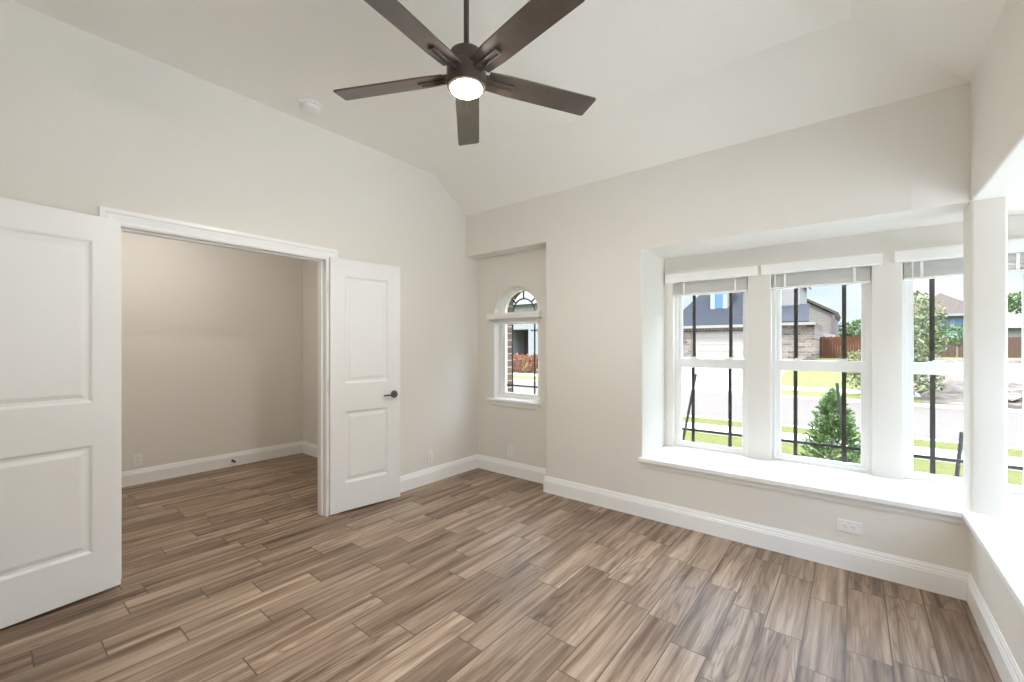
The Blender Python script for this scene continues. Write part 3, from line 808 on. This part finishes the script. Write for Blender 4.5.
# ---- fences
def fence(label, m, x0, x1, y, zb, h, post=2.4):
    root = empty('wood_fence', (x0, y, zb)); tag(root, label, 'fence')
    mb = MB(); x = 0; L = x1-x0
    while x < L:
        hh = h + random.uniform(-.03, .03)
        mb.prism([(x, 0, 0), (x+.135, 0, 0), (x+.135, 0, hh-.04), (x+.10, 0, hh), (x+.035, 0, hh), (x, 0, hh-.04)], (0, .02, 0)); x += .142
    mb.build('board_run', m, root)
    x = 0
    while x <= L:
        MB().box(x-.045, x+.045, .02, .11, 0, h-.1).build('post', m, root); x += post
    for z in (.3, h-.35): MB().box(0, L, .02, .06, z, z+.09).build('rail', m, root)
fence('red-brown board fence beside the brick house across the street', M_fence, -1.93, 1.5, 37.5, .45, 1.55)
fence('brown board fence in front of the light blue house', M_fence2, 4.2, 14.5, 47, .45, 1.55)

# ---- light blue house
h3 = empty('house', (0, 0, 0)); tag(h3, 'light blue house with brown hip roof beyond the brown fence', 'house')
MB().box(4.0, 9.4, 58, 68, .4, 4.35).build('wall', M_blue, h3)
mb = MB(); hip(mb, 4.0, 9.4, 58, 68, 4.35, 6.7, .5); mb.build('roof', M_brownroof, h3)
MB().box(3.45, 9.95, 57.45, 57.6, 4.18, 4.4).build('fascia', M_white_ext, h3)
for xx in (6.5, 7.35):
    fr = ring(MB(), xx-.1, xx+.7, 3.05, 3.95, .1, .1, .1, .1, 57.9, 58.02).build('window_trim', M_white_ext, h3)
    MB().box(xx, xx+.6, 57.94, 57.98, 3.15, 3.85).build('pane', M_extglass, fr)
h4 = empty('house', (0, 0, 0)); tag(h4, 'low house with grey roof glimpsed right of the corner post', 'house')
MB().box(10.4, 18.5, 56, 64, .4, 2.9).build('wall', M_stucco, h4)
mb = MB(); hip(mb, 10.4, 18.5, 56, 64, 2.9, 4.6, .5); mb.build('roof', M_greyroof, h4)

# ---- white house seen through the arched window
h5 = empty('house', (0, 0, 0)); tag(h5, 'white house with dark open porch seen through the arched window', 'house')
mb = MB(); mb.solid([(-34, -17.5, 32, 42, .2, 5.2)], [(-26.0, -23.7, 31, 34.5, .3, 2.9)]); mb.build('wall', M_white_ext, h5)
MB().box(-26.0, -23.7, 34.45, 34.5, .3, 2.9).build('porch_shade', M_dark_ext, h5)  # dark sheet, its colour stands for the shade inside the porch opening
mb = MB(); hip(mb, -34, -17.5, 32, 42, 5.2, 8.6, .5); mb.build('roof', M_greyroof, h5)

# ---- plants
def leaves(mb, n, fn, size, flat=0.5):
    for _ in range(n):
        p = fn(); s_ = size*random.uniform(.6, 1.3)
        d = Vector((random.gauss(0, 1), random.gauss(0, 1), random.gauss(0, 1)*flat)).normalized()
        u = d.orthogonal().normalized(); q = random.uniform(0, 6.28)
        u = (Matrix.Rotation(q, 3, d) @ u); v = d.cross(u)
        p = Vector(p)
        mb.quad(p - u*s_, p + v*s_*.45, p + u*s_, p - v*s_*.45)
def blob(c, r):
    while True:
        v = Vector((random.uniform(-1, 1), random.uniform(-1, 1), random.uniform(-1, 1)))
        l = v.length
        if 0.45 < l < 1: return (c[0]+v.x*r[0], c[1]+v.y*r[1], c[2]+v.z*r[2])
def tree(name, label, cat, x, y, zb, blobs, n, size, m, trunks, group=None):
    root = empty(name, (x, y, zb)); tag(root, label, cat, group)
    mb = MB()
    for b in blobs: leaves(mb, int(n*b[2][0]*b[2][2]), lambda: blob((b[0], b[1][0], b[1][1]), b[2]), size)
    mb.build('foliage', m, root, recalc=False)
    mb = MB()
    for t in trunks: mb.tube(t[0], t[1], t[2], t[2]*.5, 8)
    mb.build('trunk', M_bark, root, smooth=True)
    return root
tree('flowering_tree', 'pale flowering multi-stem tree across the street between middle and right bay windows', 'tree', .95, 19.0, -.35,
     [(.5, (0, 2.55), (.8, .8, .95)), (.38, (0, 1.8), (1.0, .95, .8)), (-.3, (0, 1.1), (1.15, 1.0, .6)), (.0, (0, .55), (1.35, 1.0, .5))], 1500, .075, M_bloom,
     [((0, 0, -.1), (-.35, 0, 2.2), .05), ((0, 0, -.1), (.1, .1, 2.8), .05), ((.05, 0, -.1), (.5, 0, 2.0), .04)])
tree('leafy_tree', 'round green tree far behind the red-brown fence', 'tree', .2, 60, .4,
     [(0, (0, 2.6), (2.1, 1.5, 1.2)), (1.3, (0, 1.9), (1.6, 1.3, .9)), (-1.4, (0, 1.7), (1.3, 1.2, .8))], 420, .16, M_leaf, [((0, 0, 0), (0, 0, 2.6), .12)])
tree('leafy_tree', 'green tree rising behind the grey roof right of the corner post', 'tree', 14.2, 70, .4,
     [(0, (0, 5.6), (1.9, 1.5, 1.2)), (1.5, (0, 5.0), (1.5, 1.3, 1.0))], 300, .22, M_leaf, [((0, 0, 0), (0, 0, 5.4), .15)])
tree('leafy_shrub', 'low green shrub in front of the light blue house', 'shrub', 5.8, 44.6, .4,
     [(0, (0, 1.7), (1.2, .9, .8)), (-1.6, (0, 1.1), (1.0, .8, .8))], 500, .12, M_leaf, [((0, 0, 0), (0, 0, 1.6), .05)])

# young spruce with its stakes
root = empty('young_spruce', (-.22, 7.0, -.47)); tag(root, 'young bushy spruce outside the middle bay window', 'tree')
mb = MB(); random.seed(11)
H = 1.14
for i in range(430):
    t = random.random()**1.35; z = .06 + t*(H-.10); rmax = .40*(1-t)**.75 + .02
    az = random.uniform(0, 6.283); rr = rmax*random.uniform(.75, 1.12)
    tip = Vector((rr*math.cos(az), rr*math.sin(az), z + .10 + .05*random.random())); b0 = Vector((0, 0, max(.03, z-.06)))
    for s_ in range(22):
        f_ = random.uniform(.35, 1.0); p = b0.lerp(tip, f_)
        d = (tip-b0).normalized() + Vector((random.gauss(0, .45), random.gauss(0, .45), random.gauss(.25, .4))); d.normalize()
        u = d.orthogonal().normalized(); u = Matrix.Rotation(random.uniform(0, 6.28), 3, d) @ u
        l = random.uniform(.035, .07)
        mb.quad(p - u*.007, p + d*l*.5 - u*.011, p + d*l, p + d*l*.5 + u*.011)
mb.build('foliage', M_conifer, root, recalc=False)
mb = MB(); mb.tube((0, 0, -.05), (0, 0, H-.1), .022, .006, 8); mb.build('trunk', M_bark, root, smooth=True)
def stake(label, p0, p1, r=.016):
    o = MB().tube(p0, p1, r, r, 8).build('plant_stake', M_stake, smooth=True); tag(o, label, 'stake')
stake('thin dark stake leaning above the young spruce', (-0.036, 6.5, -0.5), (-0.17, 6.5, 0.892))
stake('thin dark stake leaning on the lawn outside the leftmost bay window', (-1.943, 6.05, -0.5), (-1.672, 6.05, 0.963), .017)
stake('thin dark stake leaning on the lawn left of the corner post', (0.591, 5.05, -0.55), (0.685, 5.05, 0.634), .014)

# rubble and dirt mound
random.seed(5)
mb = MB(); nx, ny = 40, 16; vv = []
for j in range(ny+1):
    row = []
    for i in range(nx+1):
        x = 1.6 + 16*i/nx; y = 17.9 + 17*j/ny
        e_ = min(1, i/4, (nx-i)/4, j/3, (ny-j)/3)
        row.append(mb.bm.verts.new((x, y, gz(y) + .005 + e_*(.28 + .22*math.sin(x*1.7)*math.cos(y*1.3) + random.uniform(-.09, .09)))))
    vv.append(row)
for j in range(ny):
    for i in range(nx): mb.bm.faces.new((vv[j][i], vv[j][i+1], vv[j+1][i+1], vv[j+1][i]))
struct(mb.build('dirt_mound', M_dirt, smooth=True))
mb = MB()
for i in range(330):
    x, y = random.uniform(2.75, 13), random.uniform(18.1, 31); r = random.uniform(.06, .20)
    n0 = len(mb.bm.verts)
    bmesh.ops.create_icosphere(mb.bm, subdivisions=1, radius=r, matrix=Matrix.Translation((x, y, gz(y)+.18+.16*math.sin(x*1.7)*math.cos(y*1.3))) @ Matrix.Diagonal((1.2, 1, .65, 1)))
    mb.bm.verts.ensure_lookup_table()
    for v in mb.bm.verts[n0:]: v.co += Vector((random.uniform(-1, 1), random.uniform(-1, 1), random.uniform(-1, 1)))*r*.22
tag(mb.build('rubble', M_rock), 'scattered pale rocks on the dirt lot across the street', 'rocks', kind='stuff')

# red planting across the street, seen through the arched window
root = empty('red_shrub_bed', (-15.5, 20.8, gz(20.8))); tag(root, 'low red and cream mottled shrub bed seen through the arched window', 'shrub bed')
mb = MB()
for i in range(9):
    c = (-4.0 + i*1.0, random.uniform(-.3, .3), .5 + random.uniform(-.08, .08))
    leaves(mb, 700, lambda: blob(c, (.85, .8, .62)), .085)
mb.build('foliage', M_red, root, recalc=False)
